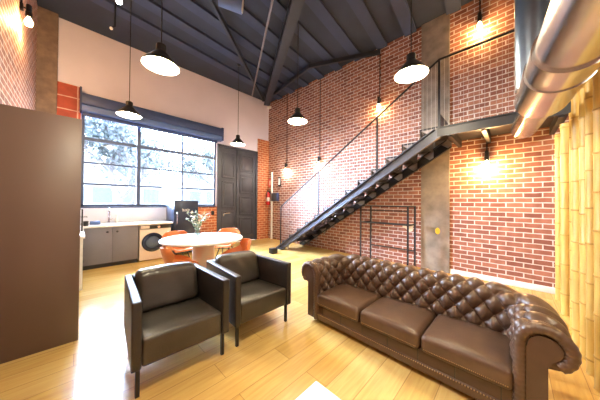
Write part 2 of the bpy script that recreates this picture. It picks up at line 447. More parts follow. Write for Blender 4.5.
for z0, z1 in ((.085, .31), (.315, .54), (.545, .775)):
    d = obj('drawer', box(BM(), .271, .29, -.715, .715, z0, z1, .003), 'white_lam', lc)
    obj('handle', tube(BM(), [(.29, .35, z1-.06), (.315, .35, z1-.06), (.315, .55, z1-.06), (.29, .55, z1-.06)], .007, 8), 'black', d)
wt = BM(); box(wt, XL+.01, 1.56, 5.62, YB-.052, .785, .82, .004); box(wt, XL+.01, .09, 4.14, 5.62, .785, .82, .004)
tag(obj('worktop', wt, 'worktop'), 'white kitchen worktop running under the window', 'worktop')
wm = thing('washing_machine', 'cream washing machine with round dark door beside the grey cabinet', 'washing machine', (1.24, 6.0, 0))
obj('body', box(BM(), -.295, .295, -.33, .3, .02, .78, .012), 'washer', wm)
obj('control_panel', box(BM(), -.29, .29, -.342, -.33, .69, .775, .004), 'black', wm)
obj('dial', lathe(BM(), [(.03, 0), (.03, -.018), (.024, -.024)], 20, (.05, -.342, .732), 'y'), 'chrome', wm)
obj('detergent_drawer', box(BM(), -.28, -.12, -.348, -.342, .7, .765, .003), 'washer', wm)
dd = obj('door_ring', lathe(BM(), [(.205, 0), (.205, -.02), (.185, -.04), (.145, -.04), (.13, -.015), (.13, 0)], 36, (-.055, -.33, .40), 'y'), 'glassdark', wm)
obj('door_glass', lathe(BM(), [(.13, 0), (.13, -.012), (.1, -.03), (.05, -.038), (.01, -.04)], 32, (-.055, -.33, .40), 'y'), 'glassdark2', dd)
for sx in (-1, 1):
    for sy in (-1, 1): obj('foot', lathe(BM(), [(.02, 0), (.02, .03)], 12, (sx*.25, sy*.25, 0)), 'black', wm)
fg = thing('refrigerator', 'black under-height fridge with a pale wordmark beside the washing machine', 'fridge', (1.88, 6.03, 0))
obj('body', box(BM(), -.28, .28, -.27, .31, .03, 1.33, .03, 3), 'fridge', fg)
fd = obj('door', box(BM(), -.278, .278, -.34, -.275, .08, 1.325, .025, 3), 'fridge', fg)
hd = BM(); tube(hd, [(-.22, -.34, .75), (-.22, -.38, .77), (-.22, -.38, 1.02), (-.22, -.34, 1.04)], .009, 8); obj('handle', hd, 'chrome', fd)
lg = BM()   # unreadable chrome wordmark
x = -.1
for hgt, wd in ((.05, .01), (.034, .022), (.034, .018), (.034, .024), (.05, .01), (.034, .022)):
    box(lg, x, x+wd*.35, -.345, -.339, 1.075, 1.075+hgt); box(lg, x, x+wd, -.345, -.339, 1.075+hgt*.4, 1.075+hgt*.62); x += wd+.012
box(lg, -.1, .06, -.345, -.339, 1.06, 1.068)
obj('wordmark', lg, 'white_lam', fd, False)
for sx in (-1, 1): obj('foot', lathe(BM(), [(.02, 0), (.02, .035)], 10, (sx*.22, -.2, 0)), 'black', fg); obj('foot', lathe(BM(), [(.02, 0), (.02, .035)], 10, (sx*.22, .25, 0)), 'black', fg)
fc = thing('kitchen_faucet', 'tall chrome spring faucet on the worktop', 'faucet', (.49, 6.2, .82))
obj('base', lathe(BM(), [(.028, 0), (.028, .02), (.018, .03), (.016, .1)], 16), 'chrome', fc)
obj('neck', tube(BM(), [(0, 0, .08), (0, 0, .26), (0, -.02, .29), (0, -.06, .31), (0, -.1, .29), (0, -.12, .24), (0, -.12, .17)], .011, 10), 'chrome', fc)
obj('lever', tube(BM(), [(.015, 0, .07), (.07, -.01, .09)], .007, 8), 'chrome', fc)
sp = BM(); tube(sp, [(.02*math.cos(t*.9), -.0+.02*math.sin(t*.9), .1+.0045*t) for t in range(36)], .004, 6); obj('spring', sp, 'chrome', fc)
rk = thing('dish_rack', 'black wire dish rack at the left end of the worktop', 'dish rack', (.05, 6.0, .82))
rb = BM()
for z in (.02, .16): tube(rb, [(-.12, -.16, z), (.1, -.16, z), (.1, .16, z), (-.12, .16, z)], .005, 6, closed=True)
obj('rack_frame', rb, 'black', rk)
for i in range(6): obj('rack_wire', tube(BM(), [(-.12, -.14+i*.055, .0), (-.12, -.14+i*.055, .16), (-.1, -.14+i*.055, .2)], .004, 6), 'black', rk)
tag(obj('mug', lathe(BM(), [(.03, 0), (.036, .01), (.038, .09), (.034, .09), (.032, .012), (.005, .01)], 18, (.13, 5.74, .82)), 'black'), 'small black mug standing by the dish rack', 'mug')
tag(obj('storage_tin', box(BM(), .19, .34, 5.9, 6.03, .82, .89, .012, 3), 'navy_light'), 'small blue tin on the worktop left of the faucet', 'tin')
tag(obj('soap_dispenser', lathe(BM(), [(.025, 0), (.028, .01), (.028, .1), (.012, .12), (.008, .125), (.008, .16), (.03, .165), (.03, .172)], 14, (.62, 6.22, .82)), 'white_lam'), 'white soap dispenser right of the faucet', 'dispenser')

# ------------------------------------------------------------------ dining table, chairs
TX, TY, TZ = 1.46, 3.62, .71
tb = thing('dining_table', 'round white pedestal dining table', 'table', (TX, TY, 0))
obj('tabletop', lathe(BM(), [(.585, TZ-.04), (.615, TZ-.028), (.62, TZ-.012), (.61, TZ)], 64), 'table_white', tb)
obj('pedestal', lathe(BM(), [(.2, 0), (.2, .012), (.19, .03), (.18, .15), (.165, .4), (.165, .6), (.24, TZ-.04)], 40), 'pedestal', tb)
vs = thing('vase', 'clear glass vase of leafy twigs on the round white table', 'vase', (1.37, 3.64, TZ))
obj('glass_body', lathe(BM(), [(.04, 0), (.045, .01), (.05, .08), (.035, .14), (.042, .16), (.038, .16), (.031, .14), (.045, .08), (.038, .012)], 24), 'vase', vs)
random.seed(3)
for i in range(11):
    a = i*2*PI/11+random.uniform(-.3, .3); L = random.uniform(.3, .48); lean = random.uniform(.25, .55)
    pts = [Vector((0, 0, .03))]
    for k in range(1, 7):
        t = k/6; pts.append(Vector((math.cos(a)*lean*L*t*t, math.sin(a)*lean*L*t*t, .03+L*t*(1-.12*t))))
    st = obj('stem', tube(BM(), pts, .003, 5), 'stem', vs)
    lb = BM()
    for k in range(2, 7):
        for s in range(4):
            p = pts[k]; d = Vector((random.uniform(-1, 1), random.uniform(-1, 1), random.uniform(-.2, .9))).normalized()
            w = d.cross(Vector((0, 0, 1))).normalized()*.014; e = d*random.uniform(.035, .06); n = d.cross(w).normalized()*.004
            q = [lb.verts.new(x) for x in (p, p+e*.5+w+n, p+e, p+e*.5-w+n)]
            lb.faces.new(q)
    lo = obj('leaves', lb, 'leaf' if i % 3 else 'leaf_dry', st)

def shell_bm():
    bm = BM(); nu, nv = 20, 22; g = []
    prof = [(.215, .415), (.2, .43), (.12, .425), (.02, .405), (-.08, .395), (-.15, .41), (-.2, .46), (-.225, .54), (-.245, .62), (-.265, .70), (-.275, .735)]
    def P(v):
        x = v*(len(prof)-1); i = min(int(x), len(prof)-2); t = x-i
        return prof[i][0]*(1-t)+prof[i+1][0]*t, prof[i][1]*(1-t)+prof[i+1][1]*t
    for j in range(nv+1):
        v = j/nv; y, z = P(v); row = []
        hw = .185+.065*math.sin(min(1, v/.75)*PI*.5) if v < .75 else .25-.09*((v-.75)/.25)**1.6
        for i in range(nu+1):
            u = -1+2*i/nu; e = abs(u)**3.2
            rise = .19*math.sin(min(1, v/.55)*PI/2)**1.2*(1 if v < .5 else max(0, 1-(v-.5)/.38))
            fwd = .10*e*(max(0, min(1, (v-.45)/.3)))
            row.append(bm.verts.new((u*hw, y+fwd, z+e*rise)))
        g.append(row)
    for j in range(nv):
        for i in range(nu): bm.faces.new((g[j][i], g[j][i+1], g[j+1][i+1], g[j+1][i]))
    bmesh.ops.recalc_face_normals(bm, faces=bm.faces[:])
    bmesh.ops.solidify(bm, geom=bm.faces[:], thickness=.012)
    return bm
def make_chair(label, m='orange'):
    c = thing('dining_chair', label, 'chair', (0, 0, 0), 0, 'shell chairs round the dining table')
    obj('seat_shell', shell_bm(), m, c)
    for sx in (-1, 1):
        for sy in (-1, 1):
            obj('leg', tube(BM(), [(sx*.09, sy*.08-.0, .385), (sx*.2, sy*.2-.01, 0)], .009, 8), 'black', c)
    for sx in (-1, 1):
        obj('leg_brace', tube(BM(), [(sx*.14, .14, .2), (-sx*.14, -.15, .2)], .005, 6), 'black', c)
    obj('seat_support', tube(BM(), [(-.12, .1, .372), (.12, .1, .372), (.12, -.1, .372), (-.12, -.1, .372)], .006, 6, closed=True), 'black', c)
    return c
def face(x, y, tx, ty):  # chair's front is +y
    return math.atan2(ty-y, tx-x)-PI/2
ch0 = make_chair('orange shell chair on the near left side of the round table, behind the left armchair')
ch0.location = (1.05, 3.42, 0); ch0.scale = (.9, .9, .9); ch0.rotation_euler = (0, 0, face(1.05, 3.42, 2, 3.38))
dup(ch0, (1.86, 3.30, 0), face(1.86, 3.30, 1.0, 3.55), 'orange shell chair on the near right side of the round table, behind the right armchair')
dup(ch0, (1.33, 4.36, 0), face(1.33, 4.36, TX, TY), 'orange shell chair behind the table in front of the washing machine').scale = (1, 1, 1)
dup(ch0, (2.12, 4.16, 0), face(2.12, 4.16, TX, TY), 'orange shell chair behind the table nearest the dark door').scale = (1, 1, 1)

# ------------------------------------------------------------------ armchairs
def make_armchair(label):
    c = thing('armchair', label, 'armchair', (0, 0, 0), 0, 'black leather armchairs')
    W, D = .67, .72   # x 0..W, y 0 (front)..D
    def tp(p): return (W/2+(p.x-W/2)*(1-.11*p.y/D), p.y, p.z)
    for s in (0, 1):
        x0, x1 = (0, .058) if s == 0 else (W-.058, W)
        obj('armrest', soft_box(BM(), x0, x1, 0, D, .19, .64, .012, ed=3, mid=6, fn=tp), 'leather_black', c)
    obj('backrest', soft_box(BM(), .06, W-.06, D-.1, D, .19, .64, .014, ed=3, mid=6, fn=tp), 'leather_black', c)
    def sf(p):
        return tp(Vector((p.x, p.y, p.z-(p.y-.02)*.04 if p.z > .3 else p.z)))
    obj('seat', soft_box(BM(), .059, W-.059, .012, D-.1, .19, .378, .022, crown=.012, mid=10, fn=sf), 'leather_seat', c)
    def cf(p):
        # slumped, leaning back cushion with creases
        q = Vector(p); cx, cz = W/2, .55
        t = (q.z-.37)/.34
        q.y += .10*t
        fx = 1-((q.x-cx)/.27)**2
        q.z += .012*fx*t-.012*t*(q.x/W)
        q.y += .004*math.sin(q.x*17+q.z*9+1)+.003*math.sin(q.z*30+q.x*40)*t
        return tp(q)
    obj('back_cushion', soft_box(BM(),   .066, W-.066, .42, .57, .37, .70, .06, ed=5, mid=16, fn=cf), 'leather_seat', c)
    for x in (.042, W-.042):
        for y in (.045, D-.05):
            obj('leg', box(BM(), (x if y < .3 else W/2+(x-W/2)*.9)-.012, (x if y < .3 else W/2+(x-W/2)*.9)+.012, y-.012, y+.012, 0, .2), 'black', c, False)
    return c
ac = make_armchair('black leather armchair with thin legs nearest the tall cabinet')
ac.location = (.255, 1.745, 0); ac.rotation_euler = (0, 0, -.02)
dup(ac, (.985, 1.74, 0), 0, 'black leather armchair with thin legs between the other armchair and the sofa')

# ------------------------------------------------------------------ chesterfield sofa
SX0, SYL, SYR, SXB = 1.832, 1.512, -.008, 2.275
sofa = thing('button_back_sofa', 'brown buttoned leather three-seat sofa with rolled arms', 'sofa', (2.1, .76, 0), -.017)
def sofa_path(s_list_n):
    R = .13; pts = []
    segs = [('l', (SX0, SYL), (SXB-R, SYL)), ('a', (SXB-R, SYL-R), PI/2, 0), ('l', (SXB, SYL-R), (SXB, SYR+R)), ('a', (SXB-R, SYR+R), 0, -PI/2), ('l', (SXB-R, SYR), (SX0, SYR))]
    lens = [abs(q[1][0]-q[2][0])+abs(q[1][1]-q[2][1]) if q[0] == 'l' else R*PI/2 for q in segs]
    tot = sum(lens)
    out = []
    for i in range(s_list_n+1):
        s = tot*i/s_list_n; x = s; k = 0
        while k < len(segs)-1 and x > lens[k]: x -= lens[k]; k += 1
        q = segs[k]; t = min(1, x/lens[k])
        if q[0] == 'l':
            p = (q[1][0]+(q[2][0]-q[1][0])*t, q[1][1]+(q[2][1]-q[1][1])*t)
            n = [(0, 1), None, (1, 0), None, (0, -1)][k]
        else:
            a = q[2]+(q[3]-q[2])*t; n = (math.cos(a), math.sin(a)); p = (q[1][0]+R*n[0], q[1][1]+R*n[1])
        out.append((s, p, n))
    return out, tot
NS = 330
path, tot = sofa_path(NS)
RR, ZCEN = .117, .512
BUMP = .022
nb = 18                       # buttons along the bottom row
WD = tot/nb; HH = .075
def profile(t):
    """t = arc length; returns a, z, na, nz (outward surface normal in the a-z plane)"""
    L1 = ZCEN-.26
    if t < L1: return 0, .26+t, -1, 0
    ang = PI-(t-L1)/RR
    return RR+RR*math.cos(ang), ZCEN+RR*math.sin(ang), math.cos(ang), math.sin(ang)
T1 = (ZCEN-.26)+RR*math.radians(245)
QTOP = 5
def groove(s, t):
    p = s/(WD/2); q = min((t-.02)/HH, QTOP)
    g = abs(math.cos(PI*q)-math.cos(PI*p))/2
    return g
NT = 120
bm = BM(); grid = []
for s, p, n in path:
    row = []
    for j in range(NT+1):
        t = T1*j/NT; a, z, na, nz = profile(t)
        q = (t-.02)/HH
        amp = .042
        if q > QTOP: amp = .042*max(.0, 1-(q-QTOP)/3.2)**.8
        d = amp*(groove(s, t)**.5)-.016
        e = min(1, min(s, tot-s)/.05); e = e*e*(3-2*e); d = d*e
        z += BUMP*max(0, min(1, (z-.3)/.3))*max(0, min(1, (min(s, tot-s)-.3)/.25))
        a += na*d; z += nz*d
        row.append(bm.verts.new((p[0]+n[0]*a, p[1]+n[1]*a, z)))
    # outer panel
    for a, z in ((.13, .40), (.13, .3), (.13, .06)):
        row.append(bm.verts.new((p[0]+n[0]*a, p[1]+n[1]*a, z)))
    grid.append(row)
for i in range(NS):
    for j in range(len(grid[0])-1):
        bm.faces.new((grid[i][j], grid[i+1][j], grid[i+1][j+1], grid[i][j+1]))
for v in bm.verts: v.co -= Vector((2.1, .76, 0))
obj('tufted_back_and_arms', bm, 'leather_brown', sofa, angle=180)
# buttons
for r in range(1, QTOP+1):
    t = .02+r*HH
    if t < .11: continue
    for k in range(0, 2*nb+1):
        if (k+r) % 2: continue
        s = k*WD/2
        if s < .03 or s > tot-.03: continue
        i = min(NS, int(round(s/tot*NS))); _, p, n = path[i]
        a, z, na, nz = profile(t)
        if r % 1 == 0:
            c = Vector((p[0]+n[0]*(a+na*-.010), p[1]+n[1]*(a+na*-.010), z-nz*.010))-Vector((2.1, .76, 0))
            if True:
                obj('button', sphere(BM(), c, .009, 8, 6), 'leather_dark', sofa)
# arm fronts
def arm_outline(sgn, inset):
    """outline in (y, z) from inside foot, over the roll, to the underside of the scroll"""
    y_in = SYL if sgn > 0 else SYR
    o = [(inset, .04), (inset, .2), (inset, .35), (inset, ZCEN-.06)]
    r = RR-inset
    for k in range(0, 25):
        ang = PI-math.radians(235)*k/24
        o.append((RR+r*math.cos(ang), ZCEN+r*math.sin(ang)))
    return [(y_in+sgn*a-.76, z) for a, z in o]
for sgn in (1, -1):
    y_in = SYL if sgn > 0 else SYR
    o = arm_outline(sgn, .0)
    poly = o+[(y_in+sgn*.125-.76, ZCEN-.1), (y_in+sgn*.125-.76, .04)]
    obj('arm_front', prism(BM(), poly, 'x', SX0-2.1-.012, SX0-2.1+.02), 'leather_brown', sofa, False)
    # pleated border
    o = arm_outline(sgn, .020); bmb = BM(); pts = []; rs = []
    # resample
    d = [0]
    for q, w in zip(o, o[1:]): d.append(d[-1]+math.hypot(w[0]-q[0], w[1]-q[1]))
    N = 150
    for i in range(N+1):
        x = d[-1]*i/N; k = max(j for j in range(len(d)) if d[j] <= x+1e-9); k = min(k, len(o)-2)
        t = (x-d[k])/max(1e-9, d[k+1]-d[k])
        pts.append((SX0-2.1-.006, o[k][0]+(o[k+1][0]-o[k][0])*t, o[k][1]+(o[k+1][1]-o[k][1])*t))
        rs.append(.03*(1+.05*math.sin(i*2*PI/5)) if i > 20 else .029)
    tube(bmb, pts, rs, 12); obj('pleated_border', bmb, 'leather_brown', sofa, angle=60)
    # plain scroll panel
    o = [(y_in+sgn*(.045)-.76, .05), (y_in+sgn*.045-.76, ZCEN-.02)]
    for k in range(0, 17):
        ang = PI-math.radians(225)*k/16; r = RR-.052
        o.append((y_in+sgn*(RR+r*math.cos(ang))-.76, ZCEN+r*math.sin(ang)))
    o += [(y_in+sgn*.128-.76, ZCEN-.085), (y_in+sgn*.128-.76, .05)]
    pn = prism(BM(), o, 'x', SX0-2.1-.026, SX0-2.1-.005)
    obj('scroll_panel', pn, 'leather_dark', sofa, False)
# base, seats
obj('base', soft_box(BM(), SX0-2.1+.0, SXB-2.1+.1, SYR-.76-.1, SYL-.76+.1, .05, .2, .012, ed=2, mid=4), 'leather_dark', sofa)
for k in range(7):
    y = SYR-.76+.06+k*(SYL-SYR-.12)/6
    obj('base_seam', box(BM(), SX0-2.1-.003, SX0-2.1+.002, y-.002, y+.002, .1, .195), 'black', sofa, False)
obj('base_rail', soft_box(BM(), SX0-2.1-.016, SX0-2.1+.05, SYR-.76+.0, SYL-.76-.0, .04, .105, .015, ed=3, mid=4), 'leather_brown', sofa)
st = BM()
for k in range(95):
    y = SYR-.76+.012+k*(SYL-SYR-.024)/94; sphere(st, (SX0-2.1-.0155, y, .098), .0045, 6, 4)
so = obj('stud_row', st, 'stud', sofa); so['kind'] = 'stuff'
for k in range(3):
    w = (SYL-SYR)/3; y0 = SYR+k*w-.76
    cu = obj('seat_cushion', soft_box(BM(), SX0-2.1-.035, SXB-2.1+.03, y0+.004, y0+w-.004, .195, .318, .035, crown=.03, ed=4, mid=12), 'leather_brown', sofa)
    pp = BM()
    for i in range(46):
        y = y0+.03+i*(w-.06)/45; sphere(pp, (SX0-2.1-.0335, y, .226), .0035, 6, 4)
    po = obj('stitch_row', pp, 'stud', cu); po['kind'] = 'stuff'
for x in (SX0+.05, SXB+.03):
    for y in (SYR-.06, SYL+.06):
        obj('foot', lathe(BM(), [(.022, 0), (.035, .02), (.03, .05)], 14, (x-2.1, y-.76, 0)), 'black', sofa)

# ------------------------------------------------------------------ coffee table (corner in view)
ct = thing('coffee_table', 'white square coffee table corner at the bottom edge', 'table', (.44, .30, 0))
obj('tabletop', box(BM(), -.40, .40, -.40, .40, .38, .42, .004), 'table_white', ct)
for sx in (-1, 1):
    for sy in (-1, 1): obj('leg', box(BM(), sx*.36-.025, sx*.36+.025, sy*.36-.025, sy*.36+.025, 0, .38, .003), 'white_lam', ct)

# ------------------------------------------------------------------ staircase
st = thing('staircase', 'black steel staircase with wire-mesh railing along the brick wall', 'staircase', (4.42, 2.7, 0))
def SP(x, y, z): return (x-4.42, y-2.7, z)
SN, SF = 3.975, 4.83
Y0, YT, ZT = 4.60, .84, 2.47
def yz(t): return Y0+(YT-Y0)*t, ZT*t
def stringer(x, dz=.135):
    b = BM()
    off = dz*.5
    poly = [(Y0+.10, 0), (Y0-.06, 0.0), (YT-.02, ZT-dz), (YT-.02, ZT), (YT+.05, ZT), (Y0+.12, .05)]
    prism(b, [(p[0]-2.7, p[1]) for p in poly], 'x', x-4.42-.006, x-4.42+.006)
    for (ya, za), (yb, zb) in (((Y0+.12, .05), (YT+.05, ZT)), ((Y0-.06, 0.012), (YT-.02, ZT-dz))):
        bar(b, SP(x-.03, ya, za), SP(x-.03, yb, zb), .065, .014)
    return b
obj('stringer', stringer(SN), 'grey_steel', st, False)
obj('stringer', stringer(SF), 'black_steel', st, False)
NTR = 13
for i in range(NTR):
    t = (i+.55)/NTR; y, z = yz(t)
    z += .135
    b = BM(); x0, x1 = SN+.01-4.42, SF-.01-4.42
    box(b, x0, x1, y-.15-2.7, y+.15-2.7, z-.03, z)
    box(b, x0, x1, y+.137-2.7, y+.15-2.7, z-.09, z)
    td = obj('tread', b, 'black_steel', st, False)
    g = BM()   # perforated riser grille
    for k in range(5): box(g, x0, x1, y-.15-2.7, y-.142-2.7, z+.004+k*.036, z+.03+k*.036)
    for k in range(13): box(g, x0+.062*k+.02, x0+.062*k+.05, y-.149-2.7, y-.143-2.7, z, z+.178)
    obj('riser_grille', g, 'black_steel', td, False)
    for xe in (x0, x1-.006):
        k_ = BM(); prism(k_, [(y+.13-2.7, z-.03), (y-.15-2.7, z-.03), (y-.15-2.7, z-.16), (y-.10-2.7, z-.2)], 'x', xe, xe+.006)
        obj('bracket', k_, 'pipe', td, False)
# platform
LB = -.5
pf = BM(); box(pf, SN-.03-4.42, XW-.005-4.42, LB-2.7, YT-2.7, ZT-.03, ZT)
obj('platform_deck', pf, 'black_steel', st, False)
ed = BM(); box(ed, SN-.035-4.42, SN-.022-4.42, LB-2.7, YT+.02-2.7, ZT-.13, ZT+.01)
box(ed, SN-.06-4.42, SN-.022-4.42, LB-2.7, YT+.02-2.7, ZT-.0, ZT+.014); box(ed, SN-.06-4.42, SN-.022-4.42, LB-2.7, YT-2.7, ZT-.135, ZT-.12)
obj('platform_edge_beam', ed, 'black_steel', st, False)
for y in (.7, .3, -.1, -.4):
    obj('platform_joist', box(BM(), SN-.02-4.42, XW-.005-4.42, y-.025-2.7, y+.025-2.7, ZT-.15, ZT-.03), 'black_steel', st, False)
# railing
RH = 1.1
def rail_z(y):
    return ZT+RH if y <= YT else 1.16+(ZT+RH-1.16)*(4.63-y)/(4.63-YT)
obj('handrail', tube(BM(), [SP(SN, 4.63, 0.06), SP(SN, 4.63, 1.15), SP(SN, 4.62, 1.17), SP(SN, YT+.05, ZT+RH-.03), SP(SN, YT, ZT+RH), SP(SN, YT-.05, ZT+RH), SP(SN, LB, ZT+RH)], .017, 10), 'black_steel', st)
for y in (3.28, 1.855, .84, -.3):
    zb = ZT*(Y0-y)/(Y0-YT)+.02 if y > YT else ZT
    obj('railing_post', box(BM(), SN-.014-4.42, SN+.014-4.42, y-.014-2.7, y+.014-2.7, zb, rail_z(y)), 'black_steel', st, False)
mw = BM(); y = 4.55
while y > LB:
    zb = max(.04, ZT*(Y0-y)/(Y0-YT)+.03) if y > YT else ZT
    bar(mw, SP(SN, y, zb), SP(SN, y, rail_z(y)-.01), .0026)
    y -= .06
ms = obj('mesh_infill', mw, 'wire', st, False)
bp = obj('foot_plate', box(BM(), SN-.09-4.42, SN+.06-4.42, 4.5-2.7, 4.72-2.7, 0, .05, .004), 'grey_steel', st)
tag(obj('speaker_box', box(BM(), 3.42, 3.58, 4.28, 4.44, 0, .13, .01), 'black'), 'small black box on the floor at the foot of the stairs', 'box')

# ------------------------------------------------------------------ black metal rack under stairs
rk = thing('metal_rack', 'empty black metal frame rack under the stairs', 'rack', (4.6, 1.93, 0))
for x, ys in ((-.15, (.52, -.475)), (.15, (.43, -.51))):
    for y in ys: obj('post', box(BM(), x-.014, x+.014, y-.014, y+.014, 0, 1.24), 'black_steel', rk, False)
def rbar(p, q): obj('crossbar', bar(BM(), p, q, .022), 'black_steel', rk, False)
for z in (1.23, 1.14, .87): rbar((-.15, .52, z), (-.15, -.475, z))
for z in (1.23, .86, .34): rbar((.15, .43, z), (.15, -.51, z))
for z in (1.23, .87):
    rbar((-.15, .52, z), (.15, .43, z)); rbar((-.15, -.475, z), (.15, -.51, z))

# ------------------------------------------------------------------ duct
A = Vector((3.6, -.085, 2.17)); B = Vector((-.5, -.43, 2.17)); ax = (B-A).normalized()
def along(x): return A+ax*((A.x-x)/(-ax.x))
du = thing('ventilation_duct', 'large silver ventilation duct stepping down to a thinner pipe', 'duct', (1.5, -.27, 2.17))
def seg(name, x0, x1, r0, r1=None, lip=0, m='galv', open0=False):
    r1 = r1 or r0; b = BM(); o = Vector((1.5, -.27, 2.17))
    pts = [along(x0)-o, along(x0-(x0-x1)*.5)-o, along(x1)-o]
    tube(b, pts, [r0, (r0+r1)/2, r1], 48)
    return obj(name, b, m, du)
bt = BM(); o = Vector((1.5, -.27, 2.17))
tube(bt, [along(3.6)-o, along(3.5)-o, along(2.6)-o], [.112, .112, .112], 40, cap=False)
bmesh.ops.solidify(bt, geom=bt.faces[:], thickness=.004)
obj('thin_pipe', bt, 'galv', du)
seg('reducer_cap', 2.72, 2.66, .117, .163)
seg('wide_section', 2.66, 2.13, .163)
seg('collar_seam', 2.135, 2.115, .167)
seg('wide_section', 2.12, 1.85, .160)
seg('collar_seam', 1.86, 1.84, .164)
seg('main_pipe', 1.84, -.5, .150)
for x in (.9, .1): seg('collar_seam', x+.012, x-.012, .154)
bo = BM(); c = Vector((2.45, -.105, 0))-Vector((1.5, -.27, 2.17))
tube(bo, [c+Vector((0, 0, 2.2)), c+Vector((0, 0, 3.4)), c+Vector((0, 0, ZC-.001))], .10, 36)
obj('vertical_branch', bo, 'galv_dull', du)
for z in (2.95, 3.7): obj('branch_seam', tube(BM(), [c+Vector((0, 0, z)), c+Vector((0, 0, z+.025))], .104, 36), 'galv_dull', du)

# ------------------------------------------------------------------ bamboo screen
random.seed(11)
bx = [4.6, 4.05, 3.62, 3.3, 3.02, 2.78, 2.58, 2.40, 2.22, 2.04]
ordn = ['first', 'second', 'third', 'fourth', 'fifth', 'sixth', 'seventh', 'eighth', 'ninth', 'tenth']
for i, x in enumerate(bx):
    r = random.uniform(.035, .042)
    y = -.44+random.uniform(-.012, .012)
    H = 2.26 if x > 3.5 else 2.35+random.uniform(-.06, .06)
    bpole = thing('bamboo_pole', 'golden bamboo pole, %s along the screen counting from the brick wall' % ordn[i], 'bamboo pole', (x, y, 0), random.uniform(0, 6), 'bamboo poles of the screen')
    prof = []; z = 0; nodes = []
    step = random.uniform(.26, .34); nz = random.uniform(.08, .25)
    zs = [0]
    while nz < H: zs.append(nz); nodes.append(nz); nz += step*random.uniform(.9, 1.1)
    zs.append(H)
    for a, b in zip(zs, zs[1:]):
        prof += [(r*1.05, a), (r*.97, a+.02), (r*.95, (a+b)/2), (r*.98, b-.015)]
    prof.append((r*1.05, H))
    obj('cane', lathe(BM(), prof, 18), 'bamboo', bpole)
    for zn in nodes: obj('node_ring', lathe(BM(), [(r*1.0, zn-.008), (r*1.1, zn-.003), (r*1.1, zn+.003), (r*1.0, zn+.008)], 18), 'bamboo_node', bpole)

# ------------------------------------------------------------------ pendants
def make_pendant(label, dark='shade_out', h=0):
    p = thing('pendant_lamp', label, 'lamp', (0, 0, 0), 0, 'industrial pendant lamps')
    R = .18
    sh_ = BM()
    prof_o = [(R, 0), (R*.98, .015), (R*.8, .06), (R*.5, .12), (R*.34, .15), (.052, .16), (.05, .235), (.03, .25), (.008, .26)]
    prof_i = [(.006, .15), (.045, .146), (R*.46, .112), (R*.76, .054), (R*.95, .010), (R, 0)]
    lathe(sh_, prof_o, 40)
    # open the bottom
    fs = [f for f in sh_.faces if len(f.verts) > 6 and abs(f.calc_center_median().z) < .001]
    bmesh.ops.delete(sh_, geom=fs, context='FACES')
    obj('shade', sh_, dark, p)
    inn = BM(); lathe(inn, prof_i, 40)
    fs = [f for f in inn.faces if len(f.verts) > 6 and abs(f.calc_center_median().z) < .001]
    bmesh.ops.delete(inn, geom=fs, context='FACES')
    obj('shade_lining', inn, 'shade_in', p)
    obj('bulb', sphere(BM(), (0, 0, .055), .045, 18, 12), 'bulb', p)
    obj('cord', tube(BM(), [(0, 0, .25), (0, 0, ZC-2.8-.02)], .006, 6), 'black', p)
    obj('ceiling_rose', lathe(BM(), [(.05, ZC-2.8), (.05, ZC-2.8-.02), (.02, ZC-2.8-.035)], 18), 'black', p)
    return p
pend = [((.64, 2.81), 'brightly lit black pendant lamp hanging over the left armchair', 20),
        ((2.72, .86), 'lit black pendant lamp hanging in front of the stair railing', 22),
        ((.63, 4.84), 'black pendant lamp hanging in front of the shutter casing', 8),
        ((2.86, 2.88), 'lit dark pendant lamp hanging against the brick wall left of the stairs', 14),
        ((2.94, 5.17), 'small dark pendant lamp hanging beside the top of the door', 10)]
p0 = None
for (x, y), lab, w in pend:
    if p0 is None:
        p0 = make_pendant(lab); p0.location = (x, y, 2.8); pp = p0
    else: pp = dup(p0, (x, y, 2.8), 0, lab)
    point('pendant_light', (0, 0, -.02), w, WARM, .05, pp)
# unseen pendants added out of view to carry the room's light
for (x, y), lab, w in [((.64, .85), 'unseen black pendant lamp added for light over the white coffee table', 34), ((.64, -1.15), 'unseen black pendant lamp added for light at the near end of the left row', 34), ((2.74, -1.4), 'unseen black pendant lamp added for light at the near end of the right row', 34)]:
    pp = dup(p0, (x, y, 2.8), 0, lab)
    point('pendant_light', (0, 0, -.02), w, WARM, .05, pp)

# ------------------------------------------------------------------ wall lamps
def wall_lamp(x, y, z, label, w, nx=-1, top=ZC, hot=True):
    l = thing('wall_lamp', label, 'lamp', (x, y, z), 0 if nx < 0 else PI, 'socket lamps on the brick walls')
    s = BM(); lathe(s, [(.02, .16), (.026, .15), (.026, .06), (.032, .055), (.032, .0), (.028, -.005)], 18, (-.075, 0, 0)); obj('socket', s, 'black', l)
    br = BM(); box(br, -.03, 0, -.03, .03, .06, .14, .004); tube(br, [(-.02, 0, .1), (-.075, 0, .1)], .01, 8); obj('bracket', br, 'black', l)
    b = BM(); lathe(b, [(.014, 0), (.02, -.02), (.038, -.06), (.04, -.085), (.03, -.115), (.008, -.125)], 18, (-.075, 0, 0)); obj('bulb', b, 'bulb_dim', l)
    if top: obj('conduit', tube(BM(), [(-.012, 0, .13), (-.012, 0, top-z-.001)], .009, 8), 'black_steel', l)
    point('wall_lamp_light', (-.10, 0, -.14), w, WARM2 if hot else PALE, .035, l)
    return l
wall_lamp(XW, 5.38, 2.42, 'small black socket lamp on the brick wall nearest the corner', 14, hot=False)
wall_lamp(XW, 3.975, 2.45, 'small black socket lamp on brick above the lower stairs', 14, hot=False)
wall_lamp(XW, 2.208, 3.56, 'glowing socket lamp on brick high above the middle of the stairs', 13)
wall_lamp(XW, .419, 4.42, 'glowing socket lamp on brick high above the stair platform', 22)
wall_lamp(XW, .327, 2.03, 'glowing socket lamp on brick below the stair platform', 60, top=ZT-.04)
